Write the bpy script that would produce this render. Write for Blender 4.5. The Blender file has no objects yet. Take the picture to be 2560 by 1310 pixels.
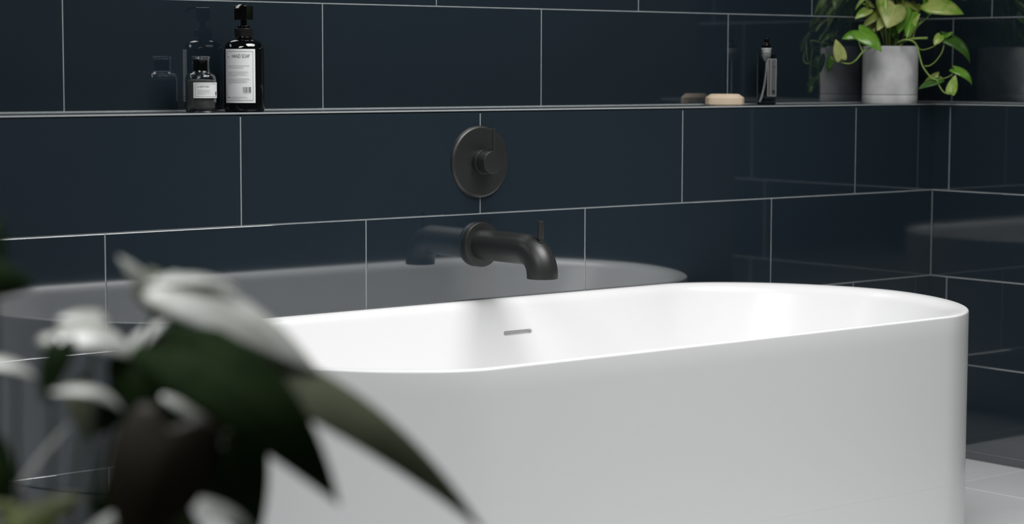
import bpy, bmesh, math, random
from mathutils import Vector, Matrix, Euler
random.seed(7)
PI = math.pi
sc = bpy.context.scene
COL = sc.collection

# ------------------------------------------------------------------ camera
CAM = Vector((-2.81948, -3.53673, 0.08746))
FW = Vector((0.63256029, 0.7691196, -0.09122789))
RT = Vector((0.77247993, -0.63503448, 0.00244069))
UP = Vector((0.05605567, 0.0720156, 0.99582705))
FPX = 5280.07
cd = bpy.data.cameras.new('camera'); cam = bpy.data.objects.new('camera', cd); COL.objects.link(cam)
cam.matrix_world = Matrix(((RT.x, UP.x, -FW.x, CAM.x), (RT.y, UP.y, -FW.y, CAM.y), (RT.z, UP.z, -FW.z, CAM.z), (0, 0, 0, 1)))
cd.sensor_width = 36.0; cd.lens = FPX / 2560 * 36; cd.clip_start = .05
cd.dof.use_dof = True; cd.dof.focus_distance = 4.35; cd.dof.aperture_fstop = 3.9
sc.camera = cam

# ------------------------------------------------------------------ world, lights, exposure
w = bpy.data.worlds.new('world'); sc.world = w; w.use_nodes = True
w.node_tree.nodes['Background'].inputs[0].default_value = (.90, .96, 1, 1)
w.node_tree.nodes['Background'].inputs[1].default_value = .020

def area(name, loc, aim, sx, sy, power, col=(1, 1, 1), spread=180):
    l = bpy.data.lights.new(name, 'AREA'); l.shape = 'RECTANGLE'; l.size = sx; l.size_y = sy
    l.energy = power; l.color = col; l.spread = math.radians(spread)
    o = bpy.data.objects.new(name, l); COL.objects.link(o); o.location = loc
    o.rotation_euler = (Vector(aim) - Vector(loc)).to_track_quat('-Z', 'Y').to_euler()
    return o
area('overhead_area_light', (.0, -1.2, 1.50), (.0, -.8, -.6), 1.5, .9, 28, (1, .995, .985), 118)
area('overhead_area_light', (-2.35, -1.35, 1.50), (-2.15, -2.0, -.2), 1.2, 1.0, 35, (1, 1, 1))  # added unseen light, brightens the foreground leaves from above
for i, (x, y) in enumerate([(-.8, -1.1), (.8, -1.1)]):
    l = bpy.data.lights.new('downlight', 'SPOT'); l.energy = 4; l.spot_size = 1.9; l.spot_blend = .8; l.shadow_soft_size = .045
    o = bpy.data.objects.new('downlight', l); COL.objects.link(o); o.location = (x, y, 1.52)
sc.view_settings.view_transform = 'Standard'
sc.view_settings.look = 'None'
sc.view_settings.gamma = 1
sc.view_settings.use_curve_mapping = False
sc.view_settings.exposure = 0.13

# ------------------------------------------------------------------ helpers
def at(px, py, dist):
    """world point seen dist metres along the lens axis in the 2560x1310 frame"""
    return CAM + (FW + RT * ((px - 1280) / FPX) - UP * ((py - 655) / FPX)) * dist

def link(name, me, mat=None, parent=None, loc=None, smooth=False, kind=None):
    o = bpy.data.objects.new(name, me); COL.objects.link(o)
    if mat is not None and not me.materials: me.materials.append(mat)
    if parent is not None: o.parent = parent
    if loc is not None: o.location = loc
    if smooth:
        me.polygons.foreach_set('use_smooth', [True] * len(me.polygons))
    if kind: o['kind'] = kind
    return o

def bm_obj(name, bm, mat=None, parent=None, loc=None, smooth=False, kind=None):
    me = bpy.data.meshes.new(name); bm.normal_update(); bm.to_mesh(me); bm.free()
    return link(name, me, mat, parent, loc, smooth, kind)

def thing(name, label, cat, loc=(0, 0, 0), rotz=0, group=None):
    o = bpy.data.objects.new(name, None); COL.objects.link(o)
    o.location = loc; o.rotation_euler = (0, 0, rotz); o.empty_display_size = .05
    o['label'] = label; o['category'] = cat
    if group: o['group'] = group
    return o

def lathe(prof, n=48, cap=True, axis='Z'):
    """prof: list of (r, h)"""
    bm = bmesh.new(); rings = []
    for r, h in prof:
        rings.append([bm.verts.new((max(r, 1e-5) * math.cos(2 * PI * i / n), max(r, 1e-5) * math.sin(2 * PI * i / n), h)) for i in range(n)])
    for a, b in zip(rings[:-1], rings[1:]):
        for i in range(n):
            j = (i + 1) % n
            bm.faces.new((a[i], a[j], b[j], b[i]))
    if cap:
        bm.faces.new(list(reversed(rings[0]))); bm.faces.new(rings[-1])
    if axis == '-Y':   # height runs towards -Y (out of the back wall)
        bmesh.ops.rotate(bm, verts=bm.verts, cent=(0, 0, 0), matrix=Matrix.Rotation(PI / 2, 3, 'X'))
    bmesh.ops.recalc_face_normals(bm, faces=bm.faces)
    return bm

def rnd(prof_pts, rr, seg=5):
    """round the inner corners of a (r,h) polyline"""
    out = [prof_pts[0]]
    for i in range(1, len(prof_pts) - 1):
        a, b, c = Vector(prof_pts[i - 1]), Vector(prof_pts[i]), Vector(prof_pts[i + 1])
        r_ = rr if not isinstance(rr, (list, tuple)) else rr[i]
        la, lc = (a - b).length, (c - b).length
        d = min(r_, la * .49, lc * .49)
        p, q = b + (a - b).normalized() * d, b + (c - b).normalized() * d
        for k in range(seg + 1):
            t = k / seg
            out.append(tuple(p * (1 - t) ** 2 + b * 2 * t * (1 - t) + q * t * t))
    out.append(prof_pts[-1])
    return out

def edge_smooth(o, ang=40):
    o.data.polygons.foreach_set('use_smooth', [True] * len(o.data.polygons))
    bm = bmesh.new(); bm.from_mesh(o.data)
    for e in bm.edges:
        if len(e.link_faces) == 2 and e.calc_face_angle(0) > math.radians(ang): e.smooth = False
    bm.to_mesh(o.data); bm.free()
    return o

def tube_bm(pts, rads, n=10, bm=None, caps=True):
    pts = [Vector(p) for p in pts]
    if not isinstance(rads, (list, tuple)): rads = [rads] * len(pts)
    bm = bm or bmesh.new(); rings = []
    nrm = None
    for i, p in enumerate(pts):
        t = (pts[min(i + 1, len(pts) - 1)] - pts[max(i - 1, 0)]).normalized()
        if nrm is None:
            nrm = t.orthogonal().normalized()
        else:
            nrm = (nrm - t * nrm.dot(t)).normalized()
        b = t.cross(nrm)
        rings.append([bm.verts.new(p + (nrm * math.cos(2 * PI * k / n) + b * math.sin(2 * PI * k / n)) * rads[i]) for k in range(n)])
    for a, b in zip(rings[:-1], rings[1:]):
        for k in range(n):
            j = (k + 1) % n
            bm.faces.new((a[k], a[j], b[j], b[k]))
    if caps:
        bm.faces.new(list(reversed(rings[0]))); bm.faces.new(rings[-1])
    return bm

def spline(pts, per=6):
    pts = [Vector(p) for p in pts]
    P = [pts[0] * 2 - pts[1]] + pts + [pts[-1] * 2 - pts[-2]]
    out = []
    for i in range(1, len(P) - 2):
        for k in range(per):
            t = k / per
            a, b, c, d = P[i - 1], P[i], P[i + 1], P[i + 2]
            out.append(.5 * ((2 * b) + (c - a) * t + (2 * a - 5 * b + 4 * c - d) * t * t + (3 * b - a - 3 * c + d) * t ** 3))
    out.append(pts[-1])
    return out

def box_bm(x0, x1, y0, y1, z0, z1, bev=0, seg=2):
    bm = bmesh.new()
    bmesh.ops.create_cube(bm, size=1)
    bmesh.ops.scale(bm, vec=(x1 - x0, y1 - y0, z1 - z0), verts=bm.verts)
    bmesh.ops.translate(bm, vec=((x0 + x1) / 2, (y0 + y1) / 2, (z0 + z1) / 2), verts=bm.verts)
    if bev: bmesh.ops.bevel(bm, geom=list(bm.edges), offset=bev, segments=seg, profile=.5, affect='EDGES')
    return bm

# ------------------------------------------------------------------ materials
def mat(name, col, rough=.5, metal=0, coat=0, ior=1.5, spec=.5, trans=0, coat_rough=.03, noise=None, bump=None, sub=0):
    m = bpy.data.materials.new(name); m.use_nodes = True
    nt = m.node_tree; b = nt.nodes['Principled BSDF']
    b.inputs['Base Color'].default_value = (*col, 1)
    b.inputs['Roughness'].default_value = rough; b.inputs['Metallic'].default_value = metal
    b.inputs['IOR'].default_value = ior; b.inputs['Specular IOR Level'].default_value = spec
    b.inputs['Transmission Weight'].default_value = trans
    b.inputs['Coat Weight'].default_value = coat; b.inputs['Coat Roughness'].default_value = coat_rough
    b.inputs['Subsurface Weight'].default_value = sub
    tc = nt.nodes.new('ShaderNodeTexCoord')
    if noise:      # (scale, other colour, low, high)
        n = nt.nodes.new('ShaderNodeTexNoise'); n.inputs['Scale'].default_value = noise[0]; n.inputs['Detail'].default_value = 5
        nt.links.new(tc.outputs['Object'], n.inputs['Vector'])
        r = nt.nodes.new('ShaderNodeMapRange'); r.inputs[1].default_value = noise[2]; r.inputs[2].default_value = noise[3]
        nt.links.new(n.outputs[0], r.inputs[0])
        x = nt.nodes.new('ShaderNodeMix'); x.data_type = 'RGBA'
        x.inputs[6].default_value = (*col, 1); x.inputs[7].default_value = (*noise[1], 1)
        nt.links.new(r.outputs[0], x.inputs[0]); nt.links.new(x.outputs[2], b.inputs['Base Color'])
    if bump:       # (scale, strength, distance)
        n = nt.nodes.new('ShaderNodeTexNoise'); n.inputs['Scale'].default_value = bump[0]; n.inputs['Detail'].default_value = 4
        nt.links.new(tc.outputs['Object'], n.inputs['Vector'])
        bp = nt.nodes.new('ShaderNodeBump'); bp.inputs['Strength'].default_value = bump[1]; bp.inputs['Distance'].default_value = bump[2]
        nt.links.new(n.outputs[0], bp.inputs['Height']); nt.links.new(bp.outputs[0], b.inputs['Normal'])
    return m

M_TILE = mat('navy_glazed_tile', (.0128, .0232, .0322), rough=.048, ior=2.7, noise=(1.3, (.0155, .0265, .0355), .35, .65))
M_GROUT = mat('grey_grout', (.34, .37, .38), rough=.85, noise=(60, (.29, .32, .33), .35, .65), bump=(400, .2, .0004))
M_LEDGE = mat('ledge_tile', (.022, .029, .035), rough=.30, ior=1.6, noise=(3, (.03, .038, .045), .3, .7))
M_TRIM = mat('ledge_edge_trim', (.30, .32, .33), rough=.6)
M_FLOOR = mat('pale_floor_tile', (.74, .75, .76), rough=.22, noise=(2.2, (.66, .67, .68), .35, .7), bump=(9, .05, .002))
M_FGROUT = mat('floor_grout', (.42, .425, .43), rough=.9, noise=(80, (.38, .38, .385), .3, .7))
M_TUB = mat('white_tub_acrylic', (.80, .805, .805), rough=.25, coat=.12, coat_rough=.12, noise=(1.2, (.81, .815, .815), .3, .7))
M_TUBBASE = mat('tub_base_white', (.80, .805, .805), rough=.35, noise=(1.2, (.81, .815, .815), .3, .7))
M_SLOT = mat('overflow_lining', (.66, .66, .66), rough=.5)
M_BLACK = mat('matt_black_metal', (.014, .0148, .015), rough=.42, metal=0, spec=.6, bump=(900, .05, .0001))
M_BLACKD = mat('screw_hole_black', (.004, .004, .004), rough=.6)
M_GBLACK = mat('gloss_black_plastic', (.003, .003, .003), rough=.06, ior=1.55)
M_GBLACK2 = mat('satin_black_collar', (.012, .012, .012), rough=.18, ior=1.6)
M_BGLASS = mat('black_bottle_glass', (.0022, .0026, .0028), rough=.03, ior=1.6, coat=.5)
M_GLASS = mat('smoky_clear_glass', (.86, .89, .89), rough=.0, ior=1.45, trans=1)
M_SALT = mat('grey_bath_salt', (.16, .16, .155), rough=.9, noise=(900, (.11, .11, .11), .3, .7), bump=(900, .6, .0008))
M_PAPER = mat('white_label_paper', (.78, .80, .80), rough=.55, noise=(40, (.76, .78, .78), .3, .7))
M_INK = mat('dark_print_ink', (.05, .055, .06), rough=.6)
M_INK2 = mat('grey_small_print', (.42, .43, .43), rough=.6)
M_DIP = mat('translucent_grey_plastic', (.46, .47, .48), rough=.4)
M_TUBE = mat('pale_dip_tube', (.80, .81, .82), rough=.4)
M_DGLASS = mat('dark_smoke_glass', (.62, .64, .64), rough=.0, ior=1.12, trans=1)
M_LBACK = mat('label_back_grey', (.075, .075, .078), rough=.6)
M_SOAP = mat('beige_soap', (.62, .49, .35), rough=.5, sub=.1, noise=(25, (.66, .55, .41), .3, .7))
M_CONC = mat('grey_marbled_concrete', (.68, .68, .68), rough=.6, noise=(14, (.44, .445, .45), .38, .66), bump=(60, .15, .001))
M_SOIL = mat('dark_potting_soil', (.012, .009, .006), rough=1, noise=(80, (.03, .022, .015), .3, .7), bump=(120, 1, .003))
M_STOOL = mat('dark_stained_wood', (.06, .04, .028), rough=.5, noise=(8, (.09, .06, .04), .3, .7))
M_FPOT = mat('charcoal_ceramic', (.03, .03, .032), rough=.4)

def leaf_mat(name, edge, mid, vein, rough=.32, transl=.25, amt=.5, spec=.5):
    m = bpy.data.materials.new(name); m.use_nodes = True; nt = m.node_tree; b = nt.nodes['Principled BSDF']
    N = nt.nodes.new; L = nt.links.new
    uv = N('ShaderNodeUVMap'); uv.uv_map = 'UVMap'
    sx = N('ShaderNodeSeparateXYZ'); L(uv.outputs[0], sx.inputs[0])
    tc = N('ShaderNodeTexCoord')
    no = N('ShaderNodeTexNoise'); no.inputs['Scale'].default_value = 38; no.inputs['Detail'].default_value = 3
    L(tc.outputs['Object'], no.inputs['Vector'])
    r = N('ShaderNodeMapRange'); r.inputs[1].default_value = amt - .12; r.inputs[2].default_value = amt + .12
    L(no.outputs[0], r.inputs[0])
    x = N('ShaderNodeMix'); x.data_type = 'RGBA'; x.inputs[6].default_value = (*edge, 1); x.inputs[7].default_value = (*mid, 1)
    L(r.outputs[0], x.inputs[0])
    a = N('ShaderNodeMath'); a.operation = 'SUBTRACT'; a.inputs[1].default_value = .5; L(sx.outputs[1], a.inputs[0])
    ab = N('ShaderNodeMath'); ab.operation = 'ABSOLUTE'; L(a.outputs[0], ab.inputs[0])
    # midrib and side veins
    r2 = N('ShaderNodeMapRange'); r2.inputs[1].default_value = .012; r2.inputs[2].default_value = .04; r2.inputs[3].default_value = .8; r2.inputs[4].default_value = 0
    L(ab.outputs[0], r2.inputs[0])
    x2 = N('ShaderNodeMix'); x2.data_type = 'RGBA'; x2.inputs[7].default_value = (*vein, 1)
    L(r2.outputs[0], x2.inputs[0]); L(x.outputs[2], x2.inputs[6])
    L(x2.outputs[2], b.inputs['Base Color'])
    b.inputs['Roughness'].default_value = rough; b.inputs['Specular IOR Level'].default_value = spec
    w_ = N('ShaderNodeMath'); w_.operation = 'SUBTRACT'; L(sx.outputs[0], w_.inputs[0]); L(ab.outputs[0], w_.inputs[1])
    wv = N('ShaderNodeMath'); wv.operation = 'SINE'; m_ = N('ShaderNodeMath'); m_.operation = 'MULTIPLY'; m_.inputs[1].default_value = 70
    L(w_.outputs[0], m_.inputs[0]); L(m_.outputs[0], wv.inputs[0])
    bp = N('ShaderNodeBump'); bp.inputs['Strength'].default_value = .12; bp.inputs['Distance'].default_value = .0006
    L(wv.outputs[0], bp.inputs['Height']); L(bp.outputs[0], b.inputs['Normal'])
    t = N('ShaderNodeBsdfTranslucent'); L(x2.outputs[2], t.inputs[0])
    ms = N('ShaderNodeMixShader'); ms.inputs[0].default_value = transl
    L(b.outputs[0], ms.inputs[1]); L(t.outputs[0], ms.inputs[2]); L(ms.outputs[0], nt.nodes['Material Output'].inputs[0])
    return m
ML = {
    'g': leaf_mat('pothos_leaf_green', (.13, .36, .03), (.21, .45, .05), (.3, .5, .1), rough=.22, spec=.9),
    'l': leaf_mat('pothos_leaf_lime', (.24, .48, .05), (.52, .64, .17), (.5, .64, .18), amt=.47, rough=.26, spec=.8),
    'y': leaf_mat('pothos_leaf_pale_lime', (.36, .47, .12), (.56, .60, .22), (.58, .64, .26), amt=.45),
    'o': leaf_mat('pothos_leaf_olive', (.17, .23, .045), (.27, .31, .07), (.25, .32, .08)),
    'd': leaf_mat('pothos_leaf_dark', (.05, .14, .02), (.08, .20, .03), (.12, .25, .05)),
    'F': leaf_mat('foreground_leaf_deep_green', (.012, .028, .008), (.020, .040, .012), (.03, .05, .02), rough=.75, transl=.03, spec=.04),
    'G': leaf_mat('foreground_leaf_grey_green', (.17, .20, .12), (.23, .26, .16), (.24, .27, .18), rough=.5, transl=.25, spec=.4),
    'W': leaf_mat('foreground_leaf_white_highlight', (.62, .66, .58), (.82, .84, .80), (.40, .44, .36), rough=.36, transl=.1, spec=1.0),  # white highlight of the lit upper faces put into the base colour
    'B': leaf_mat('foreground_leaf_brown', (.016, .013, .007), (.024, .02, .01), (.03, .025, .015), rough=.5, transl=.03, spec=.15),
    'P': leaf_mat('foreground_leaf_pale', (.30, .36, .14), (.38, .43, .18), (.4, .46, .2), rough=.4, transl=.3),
}
M_STEM = mat('pothos_stem_green', (.22, .36, .07), rough=.45, noise=(40, (.30, .42, .10), .3, .7))
M_STEMD = mat('dark_green_stem', (.03, .055, .02), rough=.45, noise=(40, (.05, .08, .03), .3, .7))

# ------------------------------------------------------------------ tiled walls
H, W, G = .222567, .600, .0030          # tile pitch, grout width
D = .1538                                # ledge depth
XR = 1.5022                              # lower right wall plane; the upper one stands D behind
ZF = -.911                               # floor level (0 = ledge top)
ZT = 7 * H                               # top of the tiled wall
XL, YF, YR = -3.25, -4.3, -.72
PROUD, TH = .0011, .008
_tiles = {}
def tile_mesh(w_, h_):
    k = (round(w_, 4), round(h_, 4))
    if k not in _tiles:
        c = .0003; bm = bmesh.new()
        def rect(i, y): return [bm.verts.new((x, y, z)) for x, z in ((i, i), (w_ - i, i), (w_ - i, h_ - i), (i, h_ - i))]
        a, b, f = rect(0, TH - PROUD), rect(0, -PROUD + c * .7), rect(c, -PROUD)
        for r0, r1 in ((a, b), (b, f)):
            for i in range(4): bm.faces.new((r0[i], r0[(i + 1) % 4], r1[(i + 1) % 4], r1[i]))
        bm.faces.new(f); bm.faces.new(list(reversed(a)))
        bmesh.ops.recalc_face_normals(bm, faces=bm.faces)
        me = bpy.data.meshes.new('tile'); bm.to_mesh(me); bm.free(); me.materials.append(M_TILE); _tiles[k] = me
    return _tiles[k]
def tile_rows(parent, origin, rotz, s0, s1, rows):
    """rows: (z_low, z_high, joint offset); s runs along the wall from s0 to s1"""
    for z0, z1, off in rows:
        k = math.floor((s0 - off) / W + 1e-6); s = off + k * W
        while s < s1 - 1e-4:
            a, b = max(s, s0), min(s + W, s1)
            if b - a > .012:
                ga = 0 if abs(a - s0) < 1e-6 else G / 2; gb = 0 if abs(b - s1) < 1e-6 else G / 2
                o = bpy.data.objects.new('tile', tile_mesh(b - a - ga - gb, z1 - z0 - G)); COL.objects.link(o)
                o.parent = parent
                o.matrix_local = Matrix.Translation(origin) @ Matrix.Rotation(rotz, 4, 'Z') @ Matrix.Translation((a + ga, 0, z0 + G / 2))
            s += W

def slab_union(name, boxes, m):
    bm = bmesh.new()
    for b in boxes:
        t = box_bm(*b); me = bpy.data.meshes.new('t'); t.to_mesh(me); t.free(); bm.from_mesh(me); bpy.data.meshes.remove(me)
    return bm_obj(name, bm, m, kind='structure')
e = .0008
wall_back = slab_union('wall_back', [(XL, XR + D + .1, 0, D, ZF - .1, -TH), (XL, XR + D + .1, D, D + .12, ZF - .1, ZT)], M_GROUT)
low = [(-H, 0 - .004, 0.), (-2 * H, -H, .3), (-3 * H, -2 * H, 0.), (-4 * H, -3 * H, .3), (ZF, -4 * H, 0.)]
tile_rows(wall_back, (0, 0, 0), 0, XL, XR - .0004, low)
up = [(i * H, (i + 1) * H, .3 if i % 2 == 0 else 0.) for i in range(7)]
up[0] = (.003, H, .3)
tile_rows(wall_back, (0, D, 0), 0, XL, XR + D - .0004, up)
wall_right = slab_union('wall_right', [(XR, XR + D, YR, -e, ZF - .1, -TH), (XR + D, XR + D + .12, YR, D, ZF - .1, ZT)], M_GROUT)
rlow = [(-H, 0 - .004, .053), (-2 * H, -H, 0.), (-3 * H, -2 * H, .053), (-4 * H, -3 * H, 0.), (ZF, -4 * H, .053)]
tile_rows(wall_right, (XR, 0, 0), -PI / 2, .0015, -YR, rlow)
rup = [(i * H, (i + 1) * H, .0867 if i % 2 == 0 else .2123) for i in range(7)]
rup[0] = (.003, H, .0867)
tile_rows(wall_right, (XR + D, D, 0), -PI / 2, .0015, -YR + D, rup)
# ledge: top tiles and a thin edge trim
def ledge_piece(name, par, x0, x1, y0, y1, z0, z1, m, bev=.0006):
    return bm_obj(name, box_bm(x0, x1, y0, y1, z0, z1, bev, 1), m, par)
s = XL
while s < XR + D - .01:
    b = min(s + W, XR + D - .003)
    ledge_piece('ledge_tile', wall_back, s + .001, b - .001, .004, D - .0015, -TH + .0004, 0, M_LEDGE); s += W
ledge_piece('edge_trim', wall_back, XL, XR - .001, -.0016, .0036, -.0032, .0002, M_TRIM)
s = .0
while s < -YR - .01:
    b = min(s + W, -YR)
    ledge_piece('ledge_tile', wall_right, XR + .004, XR + D - .0015, -b + .001, -s - .001 + .003, -TH + .0004, 0, M_LEDGE); s += W
ledge_piece('edge_trim', wall_right, XR - .0016, XR + .0036, YR, -.002, -.0032, .0002, M_TRIM)

# floor with separate tiles
floor = bm_obj('floor', box_bm(XL, XR + D, YF, .05, ZF - .06, ZF - .0015), M_FGROUT, kind='structure')
FT = .6; FX, FY = 1.196, -.323; g = .003; _ft = {}
ix = -8
while FX + ix * FT < XR:
    iy = -8
    while FY + iy * FT < 0:
        x0, x1 = max(FX + ix * FT, XL), min(FX + (ix + 1) * FT, XR - .002)
        y0, y1 = max(FY + iy * FT, YF), min(FY + (iy + 1) * FT, -.002)
        if x1 - x0 > .02 and y1 - y0 > .02:
            k = (round(x1 - x0, 3), round(y1 - y0, 3))
            if k not in _ft:
                t = box_bm(g / 2, x1 - x0 - g / 2, g / 2, y1 - y0 - g / 2, -.008, 0, .0007, 1)
                me = bpy.data.meshes.new('floor_tile'); t.to_mesh(me); t.free(); me.materials.append(M_FLOOR); _ft[k] = me
            o = bpy.data.objects.new('floor_tile', _ft[k]); COL.objects.link(o); o.parent = floor; o.location = (x0, y0, ZF)
        iy += 1
    ix += 1

# ------------------------------------------------------------------ bathtub
TX0, TX1, TY0, TY1, TZ, TRX, TN = -.9395, .8497, -.8351, -.0045, -.4072, .3041, 1.7496
tub = thing('bathtub', 'white freestanding oval bathtub standing against the navy tiled wall', 'bathtub', ((TX0 + TX1) / 2, (TY0 + TY1) / 2, ZF))
TC = Vector(((TX0 + TX1) / 2, (TY0 + TY1) / 2, ZF))
def plan(n, ox, oy, fn=TN):
    """closed outline inset by ox at the ends and oy at the long sides (tub-local)"""
    out = []
    hx, hy = (TX1 - TX0) / 2 - ox, (TY1 - TY0) / 2 - oy
    rx = max(.05, TRX - ox * .55)
    # dense parameterisation
    P = []
    m_ = 1200
    for i in range(m_):
        t = 2 * PI * i / m_; c, s_ = math.cos(t), math.sin(t)
        X = rx * math.copysign(abs(c) ** (2 / fn), c) + (hx - rx if c >= 0 else -(hx - rx))
        Y = hy * math.copysign(abs(s_) ** (2 / fn), s_)
        P.append((X, Y))
    # resample by arc length from the rightmost point
    L = [0]
    for i in range(m_):
        a, b = P[i], P[(i + 1) % m_]; L.append(L[-1] + math.hypot(b[0] - a[0], b[1] - a[1]))
    j = 0
    for k in range(n):
        d = L[-1] * k / n
        while L[j + 1] < d: j += 1
        f_ = (d - L[j]) / max(L[j + 1] - L[j], 1e-9); a, b = P[j], P[(j + 1) % m_]
        out.append((a[0] + (b[0] - a[0]) * f_, a[1] + (b[1] - a[1]) * f_))
    return out
def loft(bm, specs, n=260, flat=False, mn=0):
    rings = []
    for ox, oy, z in specs:
        pl = plan(n, ox, oy)
        if z < ZS + .03 and not flat:      # the shell's lower roll opens only round the ends, along the sides it runs out flush
            p0 = plan(n, 0, 0); q = []
            for (x, y), (x_, y_) in zip(pl, p0):
                t = min(1, max(0, (abs(x_) - .72) / .09)); t = t * t * (3 - 2 * t)
                t = mn + (1 - mn) * t; q.append((x_ + (x - x_) * t, y_ + (y - y_) * t))
            pl = q
        rings.append([bm.verts.new((x, y, z)) for x, y in pl])
    for a, b in zip(rings[:-1], rings[1:]):
        for i in range(n):
            j = (i + 1) % n; bm.faces.new((a[i], a[j], b[j], b[i]))
    return rings
HT = TZ - ZF          # rim height above the floor
ZS = .158             # height of the shell's lower edge above the floor
spec = []
for k in range(9):    # rolled lower edge of the shell
    a = PI / 2 * k / 8
    spec.append((.022 * (1 - math.sin(a)), .022 * (1 - math.sin(a)), ZS + .026 * (1 - math.cos(a))))
for z in (.22, .3, .38, .46): spec.append((0, 0, z))
R1 = .0045            # soft outer lip edge
for k in range(6):
    a = PI / 2 * k / 5
    spec.append((R1 * (1 - math.cos(a)), R1 * (1 - math.cos(a)), HT - R1 + R1 * math.sin(a)))
spec.append((.010, .010, HT - .0002))
for k in range(1, 9): # wide soft inner lip
    a = math.radians(74) * k / 8
    spec.append((.010 + .030 * math.sin(a), .010 + .022 * math.sin(a), HT - .0002 - .030 * (1 - math.cos(a))))
ex, ey, ez = spec[-1]
for t in (.2, .4, .6, .8, 1):    # sloping inner wall
    spec.append((ex + .075 * t, ey + .045 * t, ez - .17 * t))
ex, ey, ez = spec[-1]
for k in range(1, 9): # rounding into the bottom
    a = PI / 2 * k / 8
    spec.append((ex + .10 * math.sin(a) ** 1.3, ey + .09 * math.sin(a) ** 1.3, ez - .10 * (1 - math.cos(a)) - .012 * math.sin(a)))
bm = bmesh.new(); rings = loft(bm, spec)
c = bm.verts.new((0, 0, rings[-1][0].co.z - .004))
for i in range(len(rings[-1])): bm.faces.new((rings[-1][i], rings[-1][(i + 1) % len(rings[-1])], c))
bm.faces.new(list(reversed(rings[0])))
bm.normal_update(); bmesh.ops.recalc_face_normals(bm, faces=bm.faces)
shell = bm_obj('shell', bm, M_TUB, tub, smooth=True)
bm = bmesh.new()
bspec = [(.012, .012, 0), (.009, .009, .003), (.009, .009, .05), (.009, .009, .12), (.009, .009, ZS - .0001)]
rings = loft(bm, bspec); bm.faces.new(list(reversed(rings[0]))); bm.faces.new(rings[-1])
bmesh.ops.recalc_face_normals(bm, faces=bm.faces)
base = bm_obj('base', bm, M_TUBBASE, tub, smooth=False); edge_smooth(base)
# overflow slot on the inner back wall
def capsule(w_, h_, dep, n=10):
    bm = bmesh.new(); P = []
    r = h_ / 2
    for i in range(n + 1):
        a = -PI / 2 + PI * i / n; P.append((w_ / 2 - r + r * math.cos(a), r * math.sin(a)))
    for i in range(n + 1):
        a = PI / 2 + PI * i / n; P.append((-w_ / 2 + r + r * math.cos(a), r * math.sin(a)))
    f0 = [bm.verts.new((x, 0, z)) for x, z in P]; f1 = [bm.verts.new((x, dep, z)) for x, z in P]
    for i in range(len(P)):
        j = (i + 1) % len(P); bm.faces.new((f0[i], f0[j], f1[j], f1[i]))
    bm.faces.new(f0); bm.faces.new(list(reversed(f1)))
    bmesh.ops.recalc_face_normals(bm, faces=bm.faces)
    return bm
from mathutils.bvhtree import BVHTree
bpy.context.view_layer.update()
tree = BVHTree.FromPolygons([v.co for v in shell.data.vertices], [tuple(p.vertices) for p in shell.data.polygons])
hit, nrm, _, _ = tree.ray_cast(Vector((.0665, -.30, -.4795)) - TC, Vector((0, 1, 0)))
q = Vector((0, -1, 0)).rotation_difference(nrm if nrm.y < 0 else -nrm)
cutter = bm_obj('slot_cutter', capsule(.0800, .0105, .030), M_SLOT)
cutter.matrix_world = Matrix.Translation(TC + hit + (nrm if nrm.y < 0 else -nrm) * .012) @ q.to_matrix().to_4x4()
bpy.context.view_layer.update()
md = shell.modifiers.new('slot', 'BOOLEAN'); md.operation = 'DIFFERENCE'; md.object = cutter; md.solver = 'EXACT'
bpy.context.view_layer.update()
me = bpy.data.meshes.new_from_object(shell.evaluated_get(bpy.context.evaluated_depsgraph_get()))
shell.modifiers.clear()
if len(me.polygons) > 1000: shell.data = me
bpy.data.objects.remove(cutter, do_unlink=True)
edge_smooth(shell, 50)
slot = bm_obj('overflow_slot', capsule(.0790, .0098, .004), M_SLOT, tub)
slot.matrix_local = Matrix.Translation(hit - (nrm if nrm.y < 0 else -nrm) * .0080) @ q.to_matrix().to_4x4()

# ------------------------------------------------------------------ bath filler: valve plate with knob
vp = thing('shower_valve', 'matt black round wall plate with lever knob below the ledge', 'tap', (-.003, -.001, -.1113))
o = edge_smooth(bm_obj('wall_plate', lathe(rnd([(0, 0), (.077, 0), (.077, .004), (.073, .0075), (0, .0075)], [0, .001, .0015, .002, 0], 4), 96, axis='-Y'), M_BLACK, vp))
o = edge_smooth(bm_obj('knob_sleeve', lathe(rnd([(0, .006), (.0262, .006), (.0262, .020), (0, .020)], .001, 3), 64, axis='-Y'), M_BLACK, vp))
o = edge_smooth(bm_obj('knob', lathe(rnd([(0, .0205), (.0240, .0205), (.0240, .047), (0, .047)], .0012, 3), 64, axis='-Y'), M_BLACK, vp))
bm = lathe(rnd([(0, 0), (.0032, 0), (.0032, .050), (0, .050)], .0006, 3), 20)
bm_obj('lever', bm, M_BLACK, vp, loc=(.0055, -.0435, .0215), smooth=False); edge_smooth(bpy.data.objects['lever'])
for sx in (-1, 1):
    edge_smooth(bm_obj('screw', lathe([(0, .0074), (.0030, .0074), (.0030, .0082), (.0018, .0082), (.0018, .0078), (0, .0078)], 20, axis='-Y'), M_BLACKD, vp, loc=(sx * .0235 - .000, 0, sx * .0245)))

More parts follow.
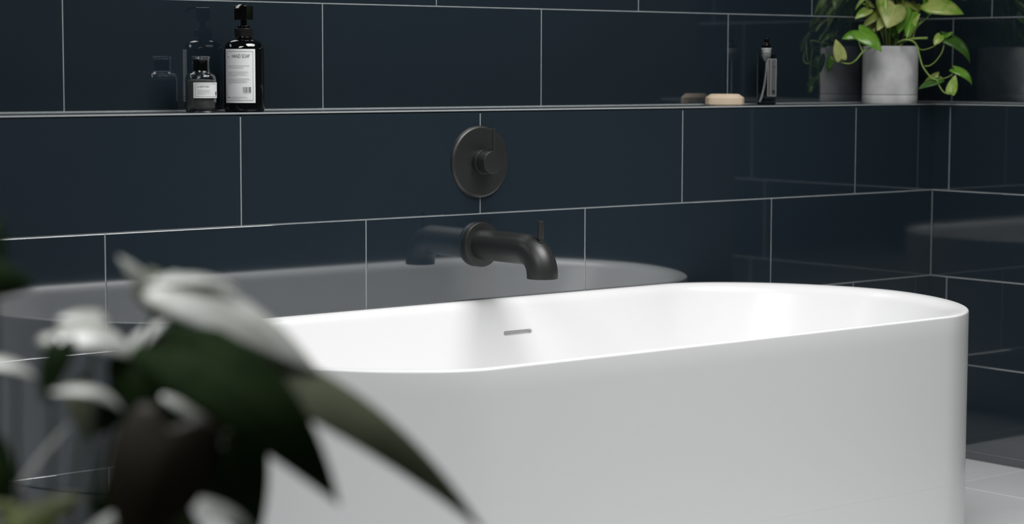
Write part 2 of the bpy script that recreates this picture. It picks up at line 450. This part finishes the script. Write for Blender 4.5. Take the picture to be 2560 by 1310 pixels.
# spout
sp = thing('tub_spout', 'matt black curved wall spout with diverter pin above the bathtub', 'tap', (-.003, -.001, -.2885))
edge_smooth(bm_obj('flange', lathe(rnd([(0, 0), (.0480, 0), (.0480, .013), (0, .013)], .0012, 3), 80, axis='-Y'), M_BLACK, sp))
R = .0325; pts = []; L = .2105; BR = .052
for k in range(7): pts.append((0, -.012 - (L - BR - .012) * k / 6, 0))
for k in range(1, 15):
    a = PI / 2 * k / 14; pts.append((0, -(L - BR) - BR * math.sin(a), -BR * (1 - math.cos(a))))
pts.append((0, -L, -.0575))
bm = tube_bm(pts, R, 48, caps=False)
# closed back, hollow outlet
vs = list(bm.verts); first, last = vs[:48], vs[-48:]
cc = sum((v.co for v in last), Vector()) / 48
inn = [bm.verts.new(cc + (v.co - cc) * .88) for v in last]; deep = [bm.verts.new(cc + (v.co - cc) * .86 + Vector((0, 0, .02))) for v in last]
for i in range(48):
    j = (i + 1) % 48
    bm.faces.new((last[i], last[j], inn[j], inn[i])); bm.faces.new((inn[i], inn[j], deep[j], deep[i]))
bm.faces.new(deep); bm.faces.new(list(reversed(first)))
bmesh.ops.recalc_face_normals(bm, faces=bm.faces)
edge_smooth(bm_obj('spout_body', bm, M_BLACK, sp))
edge_smooth(bm_obj('diverter_collar', lathe(rnd([(0, 0), (.0072, 0), (.0072, .008), (0, .008)], .0006, 3), 28), M_BLACK, sp, loc=(0, -L + .006, .0135)))
edge_smooth(bm_obj('diverter_pin', lathe(rnd([(0, 0), (.0067, 0), (.0067, .0385), (0, .0385)], .0006, 3), 28), M_BLACK, sp, loc=(0, -L + .006, .0232)))

# ------------------------------------------------------------------ label helpers
def text_mesh(s, size, sx=1.0):
    cu = bpy.data.curves.new('t', 'FONT'); cu.body = s; cu.size = size; cu.resolution_u = 3
    o = bpy.data.objects.new('t', cu); COL.objects.link(o)
    bpy.context.view_layer.update()
    me = bpy.data.meshes.new_from_object(o.evaluated_get(bpy.context.evaluated_depsgraph_get()))
    bpy.data.objects.remove(o, do_unlink=True); bpy.data.curves.remove(cu)
    vs = [(v.co.x * sx, v.co.y) for v in me.vertices]; fs = [tuple(p.vertices) for p in me.polygons]
    x0 = min(v[0] for v in vs); x1 = max(v[0] for v in vs)
    vs = [(v[0] - x0, v[1]) for v in vs]
    bpy.data.meshes.remove(me)
    return vs, fs, x1 - x0
class Print:
    """flat printed shapes in label coordinates (x right, y up), wrapped on a cylinder of radius r"""
    def __init__(s): s.v = []; s.f = []
    def rect(s, x0, y0, x1, y1):
        n = max(1, int((x1 - x0) / .004))
        for i in range(n):
            a, b = x0 + (x1 - x0) * i / n, x0 + (x1 - x0) * (i + 1) / n
            k = len(s.v); s.v += [(a, y0), (b, y0), (b, y1), (a, y1)]; s.f.append((k, k + 1, k + 2, k + 3))
    def frame(s, x0, y0, x1, y1, t):
        s.rect(x0, y0, x1, y0 + t); s.rect(x0, y1 - t, x1, y1); s.rect(x0, y0, x0 + t, y1); s.rect(x1 - t, y0, x1, y1)
    def text(s, t, x, y, size, width):
        vs, fs, w_ = text_mesh(t, size); k = len(s.v)
        s.v += [(x + a * width / w_, y + b) for a, b in vs]; s.f += [tuple(k + i for i in f) for f in fs]
    def arch(s, cx, cy, r, t):
        n = 12
        for i in range(n):
            a0, a1 = PI * (.08 + .84 * i / n), PI * (.08 + .84 * (i + 1) / n); k = len(s.v)
            for a, rr in ((a0, r), (a1, r), (a1, r - t * (.35 + .65 * math.sin(a1))), (a0, r - t * (.35 + .65 * math.sin(a0)))):
                s.v.append((cx + rr * math.cos(a), cy + rr * math.sin(a) * .8))
            s.f.append((k, k + 1, k + 2, k + 3))
    def build(s, name, m, parent, r, a0):
        vv = []
        for x, y in s.v:
            if r is None: vv.append((x, -a0, y))
            else:
                a = x / r; vv.append((r * math.sin(a), -r * math.cos(a), y))
        me = bpy.data.meshes.new(name); me.from_pydata(vv, [], s.f); me.update()
        return link(name, me, m, parent)
def paper(name, x0, y0, x1, y1, r, parent, m, n=24, th=.0003):
    bm = bmesh.new(); rows = []
    for i in range(n + 1):
        a = (x0 + (x1 - x0) * i / n) / r
        rows.append([bm.verts.new((rr * math.sin(a), -rr * math.cos(a), z)) for rr, z in ((r, y0), (r + th, y0), (r + th, y1), (r, y1))])
    for a, b in zip(rows[:-1], rows[1:]):
        for k in range(4): bm.faces.new((a[k], b[k], b[(k + 1) % 4], a[(k + 1) % 4]))
    bm.faces.new(rows[0]); bm.faces.new(list(reversed(rows[-1])))
    bmesh.ops.recalc_face_normals(bm, faces=bm.faces)
    return edge_smooth(bm_obj(name, bm, m, parent))
def facing(x, y):  # rotation that turns local -Y to the camera
    d = Vector((CAM.x - x, CAM.y - y)); return math.atan2(d.x, -d.y)

# ------------------------------------------------------------------ hand soap bottle
bx, by = -.5432, .0745
hs = thing('soap_pump_bottle', 'tall black glass pump bottle with white HAND SOAP label on ledge', 'bottle', (bx, by, .0002), facing(bx, by) + math.radians(-13))
R = .0402
edge_smooth(bm_obj('bottle_body', lathe(rnd([(0, .0), (R - .003, .0), (R, .004), (R, .118), (R * .97, .130), (R * .80, .1405), (R * .50, .1445), (.0165, .1475), (.0165, .151), (0, .151)],
    [0, .002, .003, .012, .012, .010, .006, .002, .001, 0], 6), 72), M_BGLASS, hs), 50)
edge_smooth(bm_obj('collar', lathe(rnd([(0, .149), (.0183, .149), (.0183, .1535), (.0190, .1537), (.0190, .1655), (0, .1655)], .0006, 3), 56), M_GBLACK2, hs))
edge_smooth(bm_obj('collar_ring', lathe(rnd([(0, .1655), (.0130, .1655), (.0130, .1705), (0, .1705)], .0006, 3), 40), M_GBLACK, hs))
edge_smooth(bm_obj('pump_stem', lathe([(0, .17), (.0062, .17), (.0062, .1835), (0, .1835)], 28), M_GBLACK, hs))
ph = bm_obj('pump_head', box_bm(-.0140, .0140, -.0140, .0140, .1820, .2100, .0012, 2), M_GBLACK, hs)
ph.rotation_euler = (0, 0, math.radians(-28 + 13))
bm = bmesh.new()
P = [(-.010, .2125, .0045), (.004, .2122, .0048), (-.026, .2085, .0040), (-.036, .2040, .0034)]
sec = [(.010, .2100, .2120, .0048), (-.006, .2102, .2128, .0046), (-.018, .2075, .2125, .0042), (-.028, .2035, .2090, .0038), (-.036, .1985, .2045, .0036)]
rs = [[bm.verts.new((sx * hw, y, z)) for sx, z in ((-1, z0), (1, z0), (1, z1), (-1, z1))] for y, z0, z1, hw in sec]
for a, b in zip(rs[:-1], rs[1:]):
    for k in range(4): bm.faces.new((a[k], a[(k + 1) % 4], b[(k + 1) % 4], b[k]))
bm.faces.new(rs[0]); bm.faces.new(list(reversed(rs[-1])))
bmesh.ops.recalc_face_normals(bm, faces=bm.faces); bmesh.ops.bevel(bm, geom=list(bm.edges), offset=.0006, segments=2, affect='EDGES')
nz = bm_obj('nozzle', bm, M_GBLACK, hs); nz.rotation_euler = (0, 0, math.radians(-22 + 13))
lw = .0345
lb = paper('label', -lw, .018, lw * .93, .1245, R + .0002, hs, M_PAPER)
pr = Print(); X0, X1 = -lw, lw * .93
pr.frame(X0 + .0035, .0228, X1 - .0045, .1197, .0005)
pr.text('HAND SOAP', X0 + .0185, .1068, .0105, .0365)
pr.arch(X0 + .0105, .0262, .0042, .0016)
for k, (wd, gp) in enumerate([(.0005, .0014), (.0010, .0011), (.0005, .0012), (.0012, .0009), (.0009, .0016), (.0004, .0010), (.0011, .0007), (.0011, .0006), (.0009, .0006)]):
    xs = X1 - .0255 + sum(a + b for a, b in [(.0005, .0014), (.0010, .0011), (.0005, .0012), (.0012, .0009), (.0009, .0016), (.0004, .0010), (.0011, .0007), (.0011, .0006), (.0009, .0006)][:k])
    pr.rect(xs, .0385, xs + wd, .0495)
pr.build('lettering', M_INK, lb, R + .0008, 0)
pr = Print()
def tiny(pr, x, y, w_, h_=.0008):      # one line of unreadably small print
    while w_ > .001:
        l = random.uniform(.0012, .0035); l = min(l, w_); pr.rect(x, y, x + l, y + h_); x += l + .0005; w_ -= l + .0005
for y, w_ in ((.0905, .047), (.0868, .036)): tiny(pr, X0 + .0075, y, w_, .0012)
for y, w_ in ((.0790, .043), (.0768, .045), (.0746, .038), (.0724, .045), (.0702, .022)): tiny(pr, X0 + .0075, y, w_, .0007)
for y, w_ in ((.0655, .046), (.0635, .048), (.0615, .040), (.0595, .046), (.0575, .040), (.0545, .006)): tiny(pr, X0 + .0075, y, w_, .0007)
for y, w_ in ((.0295, .028), (.0276, .033), (.0257, .018)): tiny(pr, X0 + .0175, y, w_, .0006)
tiny(pr, X1 - .0250, .0368, .016, .0007); tiny(pr, X0 + .0072, .1070, .0048, .0032)
pr.build('small_print', M_INK2, lb, R + .0008, 0)

# ------------------------------------------------------------------ bath salt bottle
bx, by = -.6415, .0770
bs = thing('bath_salt_bottle', 'short clear glass jar of grey bath salt with BATH SALT label', 'bottle', (bx, by, .0002), facing(bx, by) + math.radians(27))
R = .0305
outer = rnd([(0, 0), (R - .002, 0), (R, .003), (R, .0665), (R * .93, .0745), (.0190, .0790), (.0178, .0840), (.0178, .1020), (.0205, .1080), (.0205, .1098), (.0168, .1098)], [0, .002, .003, .006, .006, .004, .004, .004, .001, .0008, 0], 5)
inner = rnd([(.0160, .1080), (.0160, .0835), (.0180, .0770), (R - .0045, .0715), (R - .0025, .0640), (R - .0025, .0075), (R - .0045, .0050), (0, .0050)], .003, 4)
edge_smooth(bm_obj('glass_jar', lathe(outer + inner, 64, cap=False), M_GLASS, bs), 60)
edge_smooth(bm_obj('bath_salt', lathe(rnd([(0, .0056), (R - .0050, .0056), (R - .0032, .0085), (R - .0032, .0630), (.016, .0655), (0, .0660)], .002, 3), 48), M_SALT, bs), 60)
edge_smooth(bm_obj('stopper', lathe(rnd([(0, .0800), (.0150, .0800), (.0152, .1050), (0, .1050)], .001, 3), 48), M_GBLACK, bs))
lw = .0300
lb = paper('label', -lw, .0280, lw, .0585, R + .0002, bs, M_PAPER)
pr = Print()
pr.frame(-lw + .0035, .0307, lw - .0030, .0559, .0004)
pr.text('BATH SALT', -lw + .0140, .0487, .0056, .0190)
xs = lw - .0110
for wd, gp in ((.0006, .0006), (.0010, .0005), (.0006, .0005), (.0010, .0005), (.0006, .0005)):
    pr.rect(xs, .0335, xs + wd, .0405); xs += wd + gp
pr.build('lettering', M_INK, lb, R + .0008, 0)
pr = Print(); tiny(pr, -lw + .0070, .0492, .0055, .0022)
for y, w_ in ((.0435, .026), (.0415, .028), (.0395, .024), (.0375, .027), (.0355, .016)): tiny(pr, -lw + .0075, y, w_, .0006)
pr.build('small_print', M_INK2, lb, R + .0008, 0)

# ------------------------------------------------------------------ soap bar
def oval(n, a, b, p):
    out = []
    for i in range(n):
        t = 2 * PI * (i + .5) / n; c, s_ = math.cos(t), math.sin(t)
        out.append((a * math.copysign(abs(c) ** (2 / p), c), b * math.copysign(abs(s_) ** (2 / p), s_)))
    return out
bm = bmesh.new(); rings = []
for sc_, z in ((.96, 0), (1, .0015), (1, .0165), (.985, .0185), (.74, .0265), (.70, .0272)):
    rings.append([bm.verts.new((x * sc_, y * sc_, z)) for x, y in oval(14, .0475, .0350, 2.6)])
for a, b in zip(rings[:-1], rings[1:]):
    for i in range(14): bm.faces.new((a[i], a[(i + 1) % 14], b[(i + 1) % 14], b[i]))
bm.faces.new(list(reversed(rings[0]))); bm.faces.new(rings[-1])
bmesh.ops.bevel(bm, geom=[e_ for e_ in bm.edges], offset=.0008, segments=2, affect='EDGES')
sb = bm_obj('soap_bar', bm, M_SOAP, None, loc=(.8394, .102, .0003)); edge_smooth(sb, 25)
sb.rotation_euler = (0, 0, facing(.8394, .102) + .1)
sb['label'] = 'beige faceted oval soap bar lying on the tiled ledge'; sb['category'] = 'soap'

# ------------------------------------------------------------------ spray bottle
bx, by = .9745, .0930
sb = thing('spray_bottle', 'slim dark glass spray bottle with pale dip tube beside potted pothos', 'bottle', (bx, by, .0003), facing(bx, by))
bm = box_bm(-.0232, .0232, -.0200, .0200, 0, .1290, .0035, 3)
t = box_bm(-.0205, .0205, -.0173, .0173, .005, .1262, .0025, 2); bmesh.ops.reverse_faces(t, faces=t.faces)
me = bpy.data.meshes.new('t'); t.to_mesh(me); t.free(); bm.from_mesh(me); bpy.data.meshes.remove(me)
edge_smooth(bm_obj('bottle_body', bm, M_DGLASS, sb))
edge_smooth(bm_obj('neck_collar', lathe(rnd([(0, .1075), (.0068, .1075), (.0068, .113), (.0095, .1135), (.0095, .1180), (.0112, .1185), (.0112, .1345), (.0125, .1350), (.0125, .1385), (0, .1385)], .0005, 2), 36), M_DIP, sb, loc=(-.001, 0, 0)))
edge_smooth(bm_obj('spray_cap', lathe(rnd([(0, .1385), (.0118, .1385), (.0118, .1470), (.0068, .1505), (.0065, .1620), (0, .1635)], .001, 4), 36), M_GBLACK, sb, loc=(-.001, 0, 0)))
pts = spline([(.0000, 0, .110), (-.0005, 0, .085), (-.0045, 0, .050), (-.0105, 0, .022), (-.0160, 0, .0065)], 6)
edge_smooth(bm_obj('dip_tube', tube_bm(pts, .0026, 12), M_TUBE, sb))
lb = bm_obj('label', box_bm(.0020, .0245, -.0206, -.0201, .020, .1130, 0), M_LBACK, sb)
pr = Print()
pr.frame(.0028, .0215, .0236, .1115, .0006); pr.rect(.0105, .0215, .0112, .1115)
pr.build('label_border', M_DIP, lb, None, .0208)
pr = Print(); pr.rect(.0148, .0910, .0210, .0932); pr.build('print_mark', M_BLACKD, lb, None, .0208)
pr = Print(); pr.rect(.0140, .0275, .0212, .0360); pr.build('barcode', M_BLACKD, lb, None, .0208)

# ------------------------------------------------------------------ leaves
def leaf(parent, B, T, n, wid, mk, bulge=.12, fold=.25, curl=.0, heart=.16, nu=14, nv=8, name='leaf'):
    """heart-shaped pointed leaf from base B to tip T; n = face normal, bulge lifts the midrib, fold lowers (+) the margins"""
    B, T, n = Vector(B), Vector(T), Vector(n)
    ax = T - B; Ln = ax.length; a = ax.normalized(); n = (n - a * n.dot(a)).normalized(); s_ = a.cross(n)
    bm = bmesh.new(); uvl = bm.loops.layers.uv.new('UVMap'); grid = []
    C = B + ax * .5 + n * bulge * Ln * 2 * .5
    for i in range(nu + 1):
        u = i / nu
        wv = (1 - u) ** .96 * (min(u + .10, 1)) ** .42 * 1.62 * wid * .5
        if i == nu: wv = 0
        row = []
        ctr = B * (1 - u) ** 2 + C * 2 * u * (1 - u) + T * u * u + n * bulge * Ln * u * (1 - u)
        for j in range(-nv // 2, nv // 2 + 1):
            v = j / (nv // 2)
            back = heart * Ln * (1 - u) ** 4 * min(1, abs(v) * 1.6) * (1.15 - .35 * abs(v))
            off = -n * (abs(v) ** 1.4) * wv * fold + n * curl * wv * math.sin(3 * u + 2 * v)
            row.append((bm.verts.new(ctr + s_ * v * wv + off - a * back), u, v * .5 + .5))
        grid.append(row)
    for i in range(nu):
        for j in range(nv):
            q = (grid[i][j], grid[i][j + 1], grid[i + 1][j + 1], grid[i + 1][j])
            f = bm.faces.new([x[0] for x in q])
            for lp, x in zip(f.loops, q): lp[uvl].uv = (x[1], x[2])
    bmesh.ops.remove_doubles(bm, verts=bm.verts, dist=1e-6)
    o = bm_obj(name, bm, ML[mk], parent, smooth=True)
    md = o.modifiers.new('thick', 'SOLIDIFY'); md.thickness = .0005; md.offset = 0
    return o
def cn(r, u, f):   # direction given as right / up / towards the lens
    return (RT * r + UP * u - FW * f).normalized()

# ------------------------------------------------------------------ potted pothos on the ledge
px_, py_ = 1.4200, .0800
pp = thing('potted_pothos', 'trailing green pothos in a round grey concrete pot on ledge', 'plant', (px_, py_, .0003))
PINV = Vector((px_, py_, .0003))
def PT(x, y, d=0.0): return at(x, y, 5.443 + d) - PINV      # pot axis lies 5.443 m from the lens
edge_smooth(bm_obj('pot', lathe(rnd([(0, .006), (.0692, .006), (.0692, .0228), (.0710, .0232), (.0710, .1470), (.0655, .1470), (.0645, .128), (0, .128)], [0, .002, .0002, .0006, .0012, .0012, .002, 0], 4), 80), M_CONC, pp), 50)
edge_smooth(bm_obj('saucer', lathe(rnd([(0, 0), (.0708, 0), (.0712, .0215), (.0698, .0215), (.0690, .008), (0, .008)], .0006, 2), 80), M_CONC, pp), 50)
edge_smooth(bm_obj('soil', lathe([(0, .127), (.0645, .127), (.0645, .1345), (.04, .137), (0, .139)], 40), M_SOIL, pp), 60)
def stem(pts, r0, r1, parent=pp, m=M_STEM, per=5, name='stem', F=PT):
    P = spline([F(*p) for p in pts], per); n = len(P)
    return bm_obj(name, tube_bm(P, [r0 + (r1 - r0) * i / (n - 1) for i in range(n)], 8), m, parent, smooth=True)
stem([(2205, 122, 0), (2190, 116, -.05), (2176, 120, -.085), (2157, 130, -.09), (2140, 150, -.09), (2125, 159, -.08), (2107, 157, -.07), (2085, 150, -.06), (2077, 142, -.05)], .0022, .0015)
stem([(2145, 94, -.09), (2149, 110, -.09), (2156, 129, -.09)], .0012, .0016, name='petiole')
stem([(2101, 145, -.08), (2104, 152, -.075), (2107, 157, -.07)], .0010, .0014, name='petiole')
stem([(2238, 125, 0), (2243, 108, -.04), (2262, 99, -.08), (2282, 103, -.085), (2293, 116, -.08), (2299, 140, -.08), (2308, 168, -.08), (2328, 194, -.08), (2342, 200, -.08), (2348, 214, -.08), (2358, 229, -.08), (2372, 235, -.08), (2385, 231, -.08)], .0024, .0015)
stem([(2293, 116, -.08), (2302, 124, -.07), (2316, 123, -.06), (2340, 114, -.05)], .0014, .0010, name='petiole')
stem([(2250, 108, 0), (2268, 98, -.03), (2292, 96, -.03), (2319, 95, -.03)], .0024, .0030)
stem([(2312, 165, -.075), (2324, 164, -.07), (2340, 152, -.06), (2356, 128, -.05), (2361, 102, -.04)], .0015, .0010, name='petiole')
stem([(2342, 200, -.08), (2356, 197, -.07), (2375, 190, -.06), (2386, 176, -.05)], .0013, .0011, name='petiole')
stem([(2236, 125, 0), (2278, 92, -.01), (2294, 66, -.01), (2317, 45, -.01), (2332, 27, -.01)], .0018, .0012, name='petiole')
stem([(2282, 100, -.03), (2290, 70, -.02), (2304, 50, -.01)], .0014, .001, name='petiole')
for i, (a, b, c_, d_, e_, f_) in enumerate([(2212, 125, 2206, 90, 2180, 25), (2218, 124, 2216, 92, 2212, 55), (2225, 124, 2224, 90, 2232, 40), (2231, 126, 2230, 85, 2236, 10),
        (2236, 126, 2240, 90, 2252, 30), (2242, 124, 2246, 92, 2262, 40), (2208, 124, 2196, 95, 2170, 30), (2228, 126, 2219, 80, 2214, -30), (2246, 124, 2262, 80, 2274, 20), (2222, 126, 2236, 60, 2250, -40)]):
    dd = random.uniform(-.03, .03); stem([(a, b, dd * .5), (c_, d_, dd), (e_, f_, dd * 1.4)], .0017, .0011, name='petiole', per=4)
PX = 5.443 / FPX     # metres per photograph pixel at the pot
def pl(b, t, n, wpx, mk, **k): return leaf(pp, PT(*b), PT(*t), cn(*n), wpx * PX * 1.28, mk, **k)
pl((2103, 147, -.08), (2089, 98, -.085), (-.15, .1, 1), 31, 'y', bulge=.05, fold=.15)
pl((2079, 141, -.05), (2071, 181, -.04), (-.9, .3, .5), 34, 'd', bulge=.2, fold=.3)
pl((2142, 84, -.05), (2104, 98, -.05), (-.1, .55, .8), 30, 'g', bulge=.14, fold=.25)
pl((2147, 76, -.08), (2204, 130, -.10), (-.15, .75, .65), 54, 'g', bulge=.16, fold=.2)
pl((2172, 22, -.03), (2137, 48, -.04), (-.5, .1, .8), 27, 'l', bulge=.12, fold=.3)
pl((2238, 12, -.06), (2217, 71, -.09), (.15, .35, .95), 70, 'y', bulge=.12, fold=.18)
pl((2205, 24, -.02), (2155, 72, -.04), (-.6, .15, .7), 34, 'o', bulge=.1, fold=.3)
pl((2216, 42, -.05), (2193, 78, -.07), (-.3, .6, .75), 32, 'y', bulge=.12, fold=.2)
pl((2196, -14, -.05), (2218, 60, -.08), (-.8, .1, .5), 36, 'l', bulge=.1, fold=.35)
pl((2276, 27, -.01), (2229, 90, -.04), (.1, .5, .85), 44, 'd', bulge=.08, fold=.2)
pl((2283, 30, -.02), (2266, 97, -.06), (-.2, .2, .95), 34, 'g', bulge=.1, fold=.45)
pl((2268, 86, -.03), (2301, 33, -.05), (-.3, .3, .9), 21, 'l', bulge=.1, fold=.4)
pl((2322, 4, -.03), (2410, 36, -.05), (.15, .6, .8), 70, 'l', bulge=.14, fold=.25)
pl((2334, 24, -.02), (2312, -22, .0), (-.4, .1, .9), 44, 'g', bulge=.05, fold=.25)
pl((2252, 2, 0), (2298, 30, -.02), (.3, .5, .6), 34, 'o', bulge=.15, fold=.3)
pl((2358, 92, -.03), (2425, 160, -.03), (.42, .55, .72), 52, 'd', bulge=.34, fold=.3)
pl((2352, 88, -.05), (2335, 114, -.06), (-.2, .2, .9), 24, 'l', bulge=.12, fold=.3)
pl((2362, 90, -.04), (2384, 80, -.05), (-.1, .8, .5), 24, 'g', bulge=.1, fold=.2)
pl((2386, 173, -.05), (2430, 214, -.05), (.42, .55, .72), 36, 'g', bulge=.34, fold=.3)
pl((2376, 231, -.08), (2389, 187, -.085), (-.2, .1, .9), 27, 'l', bulge=-.1, fold=.25)
pl((2347, 197, -.07), (2296, 223, -.075), (-.1, .85, .5), 36, 'd', bulge=.12, fold=.3)
pl((2346, 190, -.06), (2306, 214, -.05), (-.1, .3, .9), 26, 'o', bulge=.1, fold=.3)
pl((2178, 8, -.04), (2160, -2, -.05), (-.2, .6, .7), 18, 'y', bulge=.1, fold=.2)
pl((2184, 14, -.02), (2156, 10, -.03), (-.2, .5, .7), 16, 'l', bulge=.1, fold=.2)
pl((2262, 22, -.03), (2246, 84, -.05), (.0, .3, .95), 40, 'g', bulge=.1, fold=.3)
pl((2248, 18, .0), (2284, 60, -.03), (.3, .4, .85), 38, 'g', bulge=.1, fold=.25)
pl((2192, 40, .0), (2176, 92, -.02), (-.3, .2, .9), 30, 'o', bulge=.1, fold=.3)
pl((2226, 60, .0), (2246, 104, -.02), (.1, .3, .9), 30, 'd', bulge=.1, fold=.3)
pl((2290, 10, .0), (2268, 48, -.02), (.0, .5, .85), 34, 'o', bulge=.1, fold=.3)
# crown above the upper edge of the photograph, seen in the tiles' reflections
for a in range(14):
    an = a * 2.4; r0 = random.uniform(.01, .05); r1 = r0 + random.uniform(.05, .09); z0 = random.uniform(.27, .36)
    B = Vector((r0 * math.cos(an), r0 * math.sin(an), z0)); T = Vector((r1 * math.cos(an), min(r1 * math.sin(an), .066), z0 + random.uniform(-.06, .02)))
    if (PINV + T).y > D - .008: T.y = D - .01 - PINV.y
    if (PINV + B).y > D - .02: B.y = D - .03 - PINV.y
    leaf(pp, B, T, (math.cos(an) * .5, math.sin(an) * .5, .9), random.uniform(.04, .06), random.choice('gglyo'), bulge=.15, fold=.25)
    bm_obj('petiole', tube_bm(spline([Vector((r0 * .3 * math.cos(an), r0 * .3 * math.sin(an), .135)), Vector((r0 * .6 * math.cos(an), r0 * .6 * math.sin(an), .22)), B], 4), .0013, 6), M_STEM, pp, smooth=True)

# ------------------------------------------------------------------ blurred plant close to the lens
FD = 1.5
fc = at(150, 1310, FD)
stool_top = ZF + .47
fp = thing('foreground_plant', 'large dark glossy-leaved plant, out of focus in front of bathtub', 'plant', (fc.x - .0, fc.y, stool_top + .001))
FO = Vector((fc.x, fc.y, stool_top + .001))
def FT_(x, y, d=0.0): return at(x, y, FD + d) - FO
edge_smooth(bm_obj('pot', lathe(rnd([(0, 0), (.060, 0), (.078, .120), (.072, .120), (.068, .104), (0, .104)], .002, 3), 56), M_FPOT, fp), 50)
edge_smooth(bm_obj('soil', lathe([(0, .100), (.0675, .100), (.0675, .108), (0, .112)], 32), M_SOIL, fp), 60)
FPXM = FD / FPX
def fl(b, t, n, wpx, mk, **k): return leaf(fp, FT_(*b), FT_(*t), cn(*n), wpx * FPXM, mk, nu=20, nv=10, **k)
# the big arching leaf with the long tail to the right
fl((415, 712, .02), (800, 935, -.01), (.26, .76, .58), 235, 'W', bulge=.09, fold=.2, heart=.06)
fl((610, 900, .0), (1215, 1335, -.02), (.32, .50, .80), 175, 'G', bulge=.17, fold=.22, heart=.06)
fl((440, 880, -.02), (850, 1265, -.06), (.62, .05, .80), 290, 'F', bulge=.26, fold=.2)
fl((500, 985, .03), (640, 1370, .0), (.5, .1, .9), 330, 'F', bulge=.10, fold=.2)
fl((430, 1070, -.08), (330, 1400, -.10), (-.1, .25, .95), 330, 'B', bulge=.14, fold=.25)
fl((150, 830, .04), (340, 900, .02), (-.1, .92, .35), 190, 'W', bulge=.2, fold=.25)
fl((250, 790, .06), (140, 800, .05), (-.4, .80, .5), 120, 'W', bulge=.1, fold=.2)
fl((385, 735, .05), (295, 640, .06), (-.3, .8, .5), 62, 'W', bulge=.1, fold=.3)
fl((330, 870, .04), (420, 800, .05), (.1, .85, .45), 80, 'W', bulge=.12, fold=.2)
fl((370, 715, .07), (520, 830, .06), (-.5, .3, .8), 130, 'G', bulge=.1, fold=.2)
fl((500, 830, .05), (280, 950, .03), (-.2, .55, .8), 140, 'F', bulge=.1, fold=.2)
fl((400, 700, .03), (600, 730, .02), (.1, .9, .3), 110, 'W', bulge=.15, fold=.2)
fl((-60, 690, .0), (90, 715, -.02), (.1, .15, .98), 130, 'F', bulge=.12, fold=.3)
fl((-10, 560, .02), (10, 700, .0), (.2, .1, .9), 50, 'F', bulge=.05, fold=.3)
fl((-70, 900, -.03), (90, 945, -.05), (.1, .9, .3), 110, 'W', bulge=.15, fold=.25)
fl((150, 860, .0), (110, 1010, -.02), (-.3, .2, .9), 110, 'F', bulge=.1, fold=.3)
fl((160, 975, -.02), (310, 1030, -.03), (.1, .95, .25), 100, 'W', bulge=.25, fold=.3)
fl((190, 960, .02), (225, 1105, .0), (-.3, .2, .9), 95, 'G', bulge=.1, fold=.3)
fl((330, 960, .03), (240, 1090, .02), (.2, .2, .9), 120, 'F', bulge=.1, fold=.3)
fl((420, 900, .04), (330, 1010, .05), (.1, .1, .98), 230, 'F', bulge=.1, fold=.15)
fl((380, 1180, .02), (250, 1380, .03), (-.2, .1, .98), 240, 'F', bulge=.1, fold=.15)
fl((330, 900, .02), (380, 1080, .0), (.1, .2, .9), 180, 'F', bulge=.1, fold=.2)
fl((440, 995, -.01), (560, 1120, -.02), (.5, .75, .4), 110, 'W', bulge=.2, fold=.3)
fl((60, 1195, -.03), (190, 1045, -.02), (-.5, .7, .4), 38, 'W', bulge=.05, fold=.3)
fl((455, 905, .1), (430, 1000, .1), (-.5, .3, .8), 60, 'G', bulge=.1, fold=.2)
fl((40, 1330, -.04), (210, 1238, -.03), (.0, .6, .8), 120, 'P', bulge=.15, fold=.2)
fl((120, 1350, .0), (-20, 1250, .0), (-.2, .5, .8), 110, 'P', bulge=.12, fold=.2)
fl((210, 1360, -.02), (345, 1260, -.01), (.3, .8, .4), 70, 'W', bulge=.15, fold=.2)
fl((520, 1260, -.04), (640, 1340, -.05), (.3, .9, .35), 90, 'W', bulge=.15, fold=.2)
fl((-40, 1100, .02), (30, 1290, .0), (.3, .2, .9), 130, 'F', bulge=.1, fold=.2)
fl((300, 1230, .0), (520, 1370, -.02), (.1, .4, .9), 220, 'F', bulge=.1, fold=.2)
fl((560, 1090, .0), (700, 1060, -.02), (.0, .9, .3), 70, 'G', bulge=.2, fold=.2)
def fstem(pts, r0=.0022, r1=.0016): return stem(pts, r0, r1, parent=fp, m=M_STEMD, name='stem', F=FT_)
for xb, pts in enumerate([
        [(150, 1640, 0), (60, 1300, 0), (40, 1100, 0), (35, 940, 0), (-30, 880, 0)],
        [(155, 1640, .01), (135, 1320, .01), (128, 1150, .01), (135, 900, .01)],
        [(160, 1640, .0), (220, 1310, .0), (232, 1150, .0), (235, 1000, .0), (170, 960, -.01)],
        [(165, 1640, .02), (270, 1310, .02), (295, 1120, .02), (330, 960, .02), (420, 850, .0)],
        [(170, 1640, .0), (300, 1350, .0), (400, 1150, .02), (500, 1000, .03)],
        [(150, 1640, .03), (225, 1300, .03), (300, 1000, .03), (400, 760, .03), (430, 725, .02)],
        [(165, 1640, -.03), (330, 1330, -.06), (420, 1150, -.08), (432, 1070, -.08)],
        [(140, 1640, .02), (10, 1300, .02), (-10, 900, .02), (-12, 560, .02)],
        [(160, 1640, .02), (180, 1300, .03), (215, 1000, .05), (250, 800, .06)],
        [(170, 1640, .02), (350, 1330, .01), (470, 1080, .0), (560, 965, .0)]]):
    fstem(pts)
st = thing('plant_stand', 'dark wooden stool under the foreground plant', 'stool', (fc.x, fc.y, ZF))
bm_obj('seat', lathe(rnd([(0, .440), (.15, .440), (.15, .470), (0, .470)], .004, 3), 48), M_STOOL, st)
for k in range(4):
    a = PI / 4 + k * PI / 2
    bm_obj('leg', tube_bm([(.15 * math.cos(a), .15 * math.sin(a), .0005), (.11 * math.cos(a), .11 * math.sin(a), .441)], [.011, .016], 12), M_STOOL, st, smooth=True)
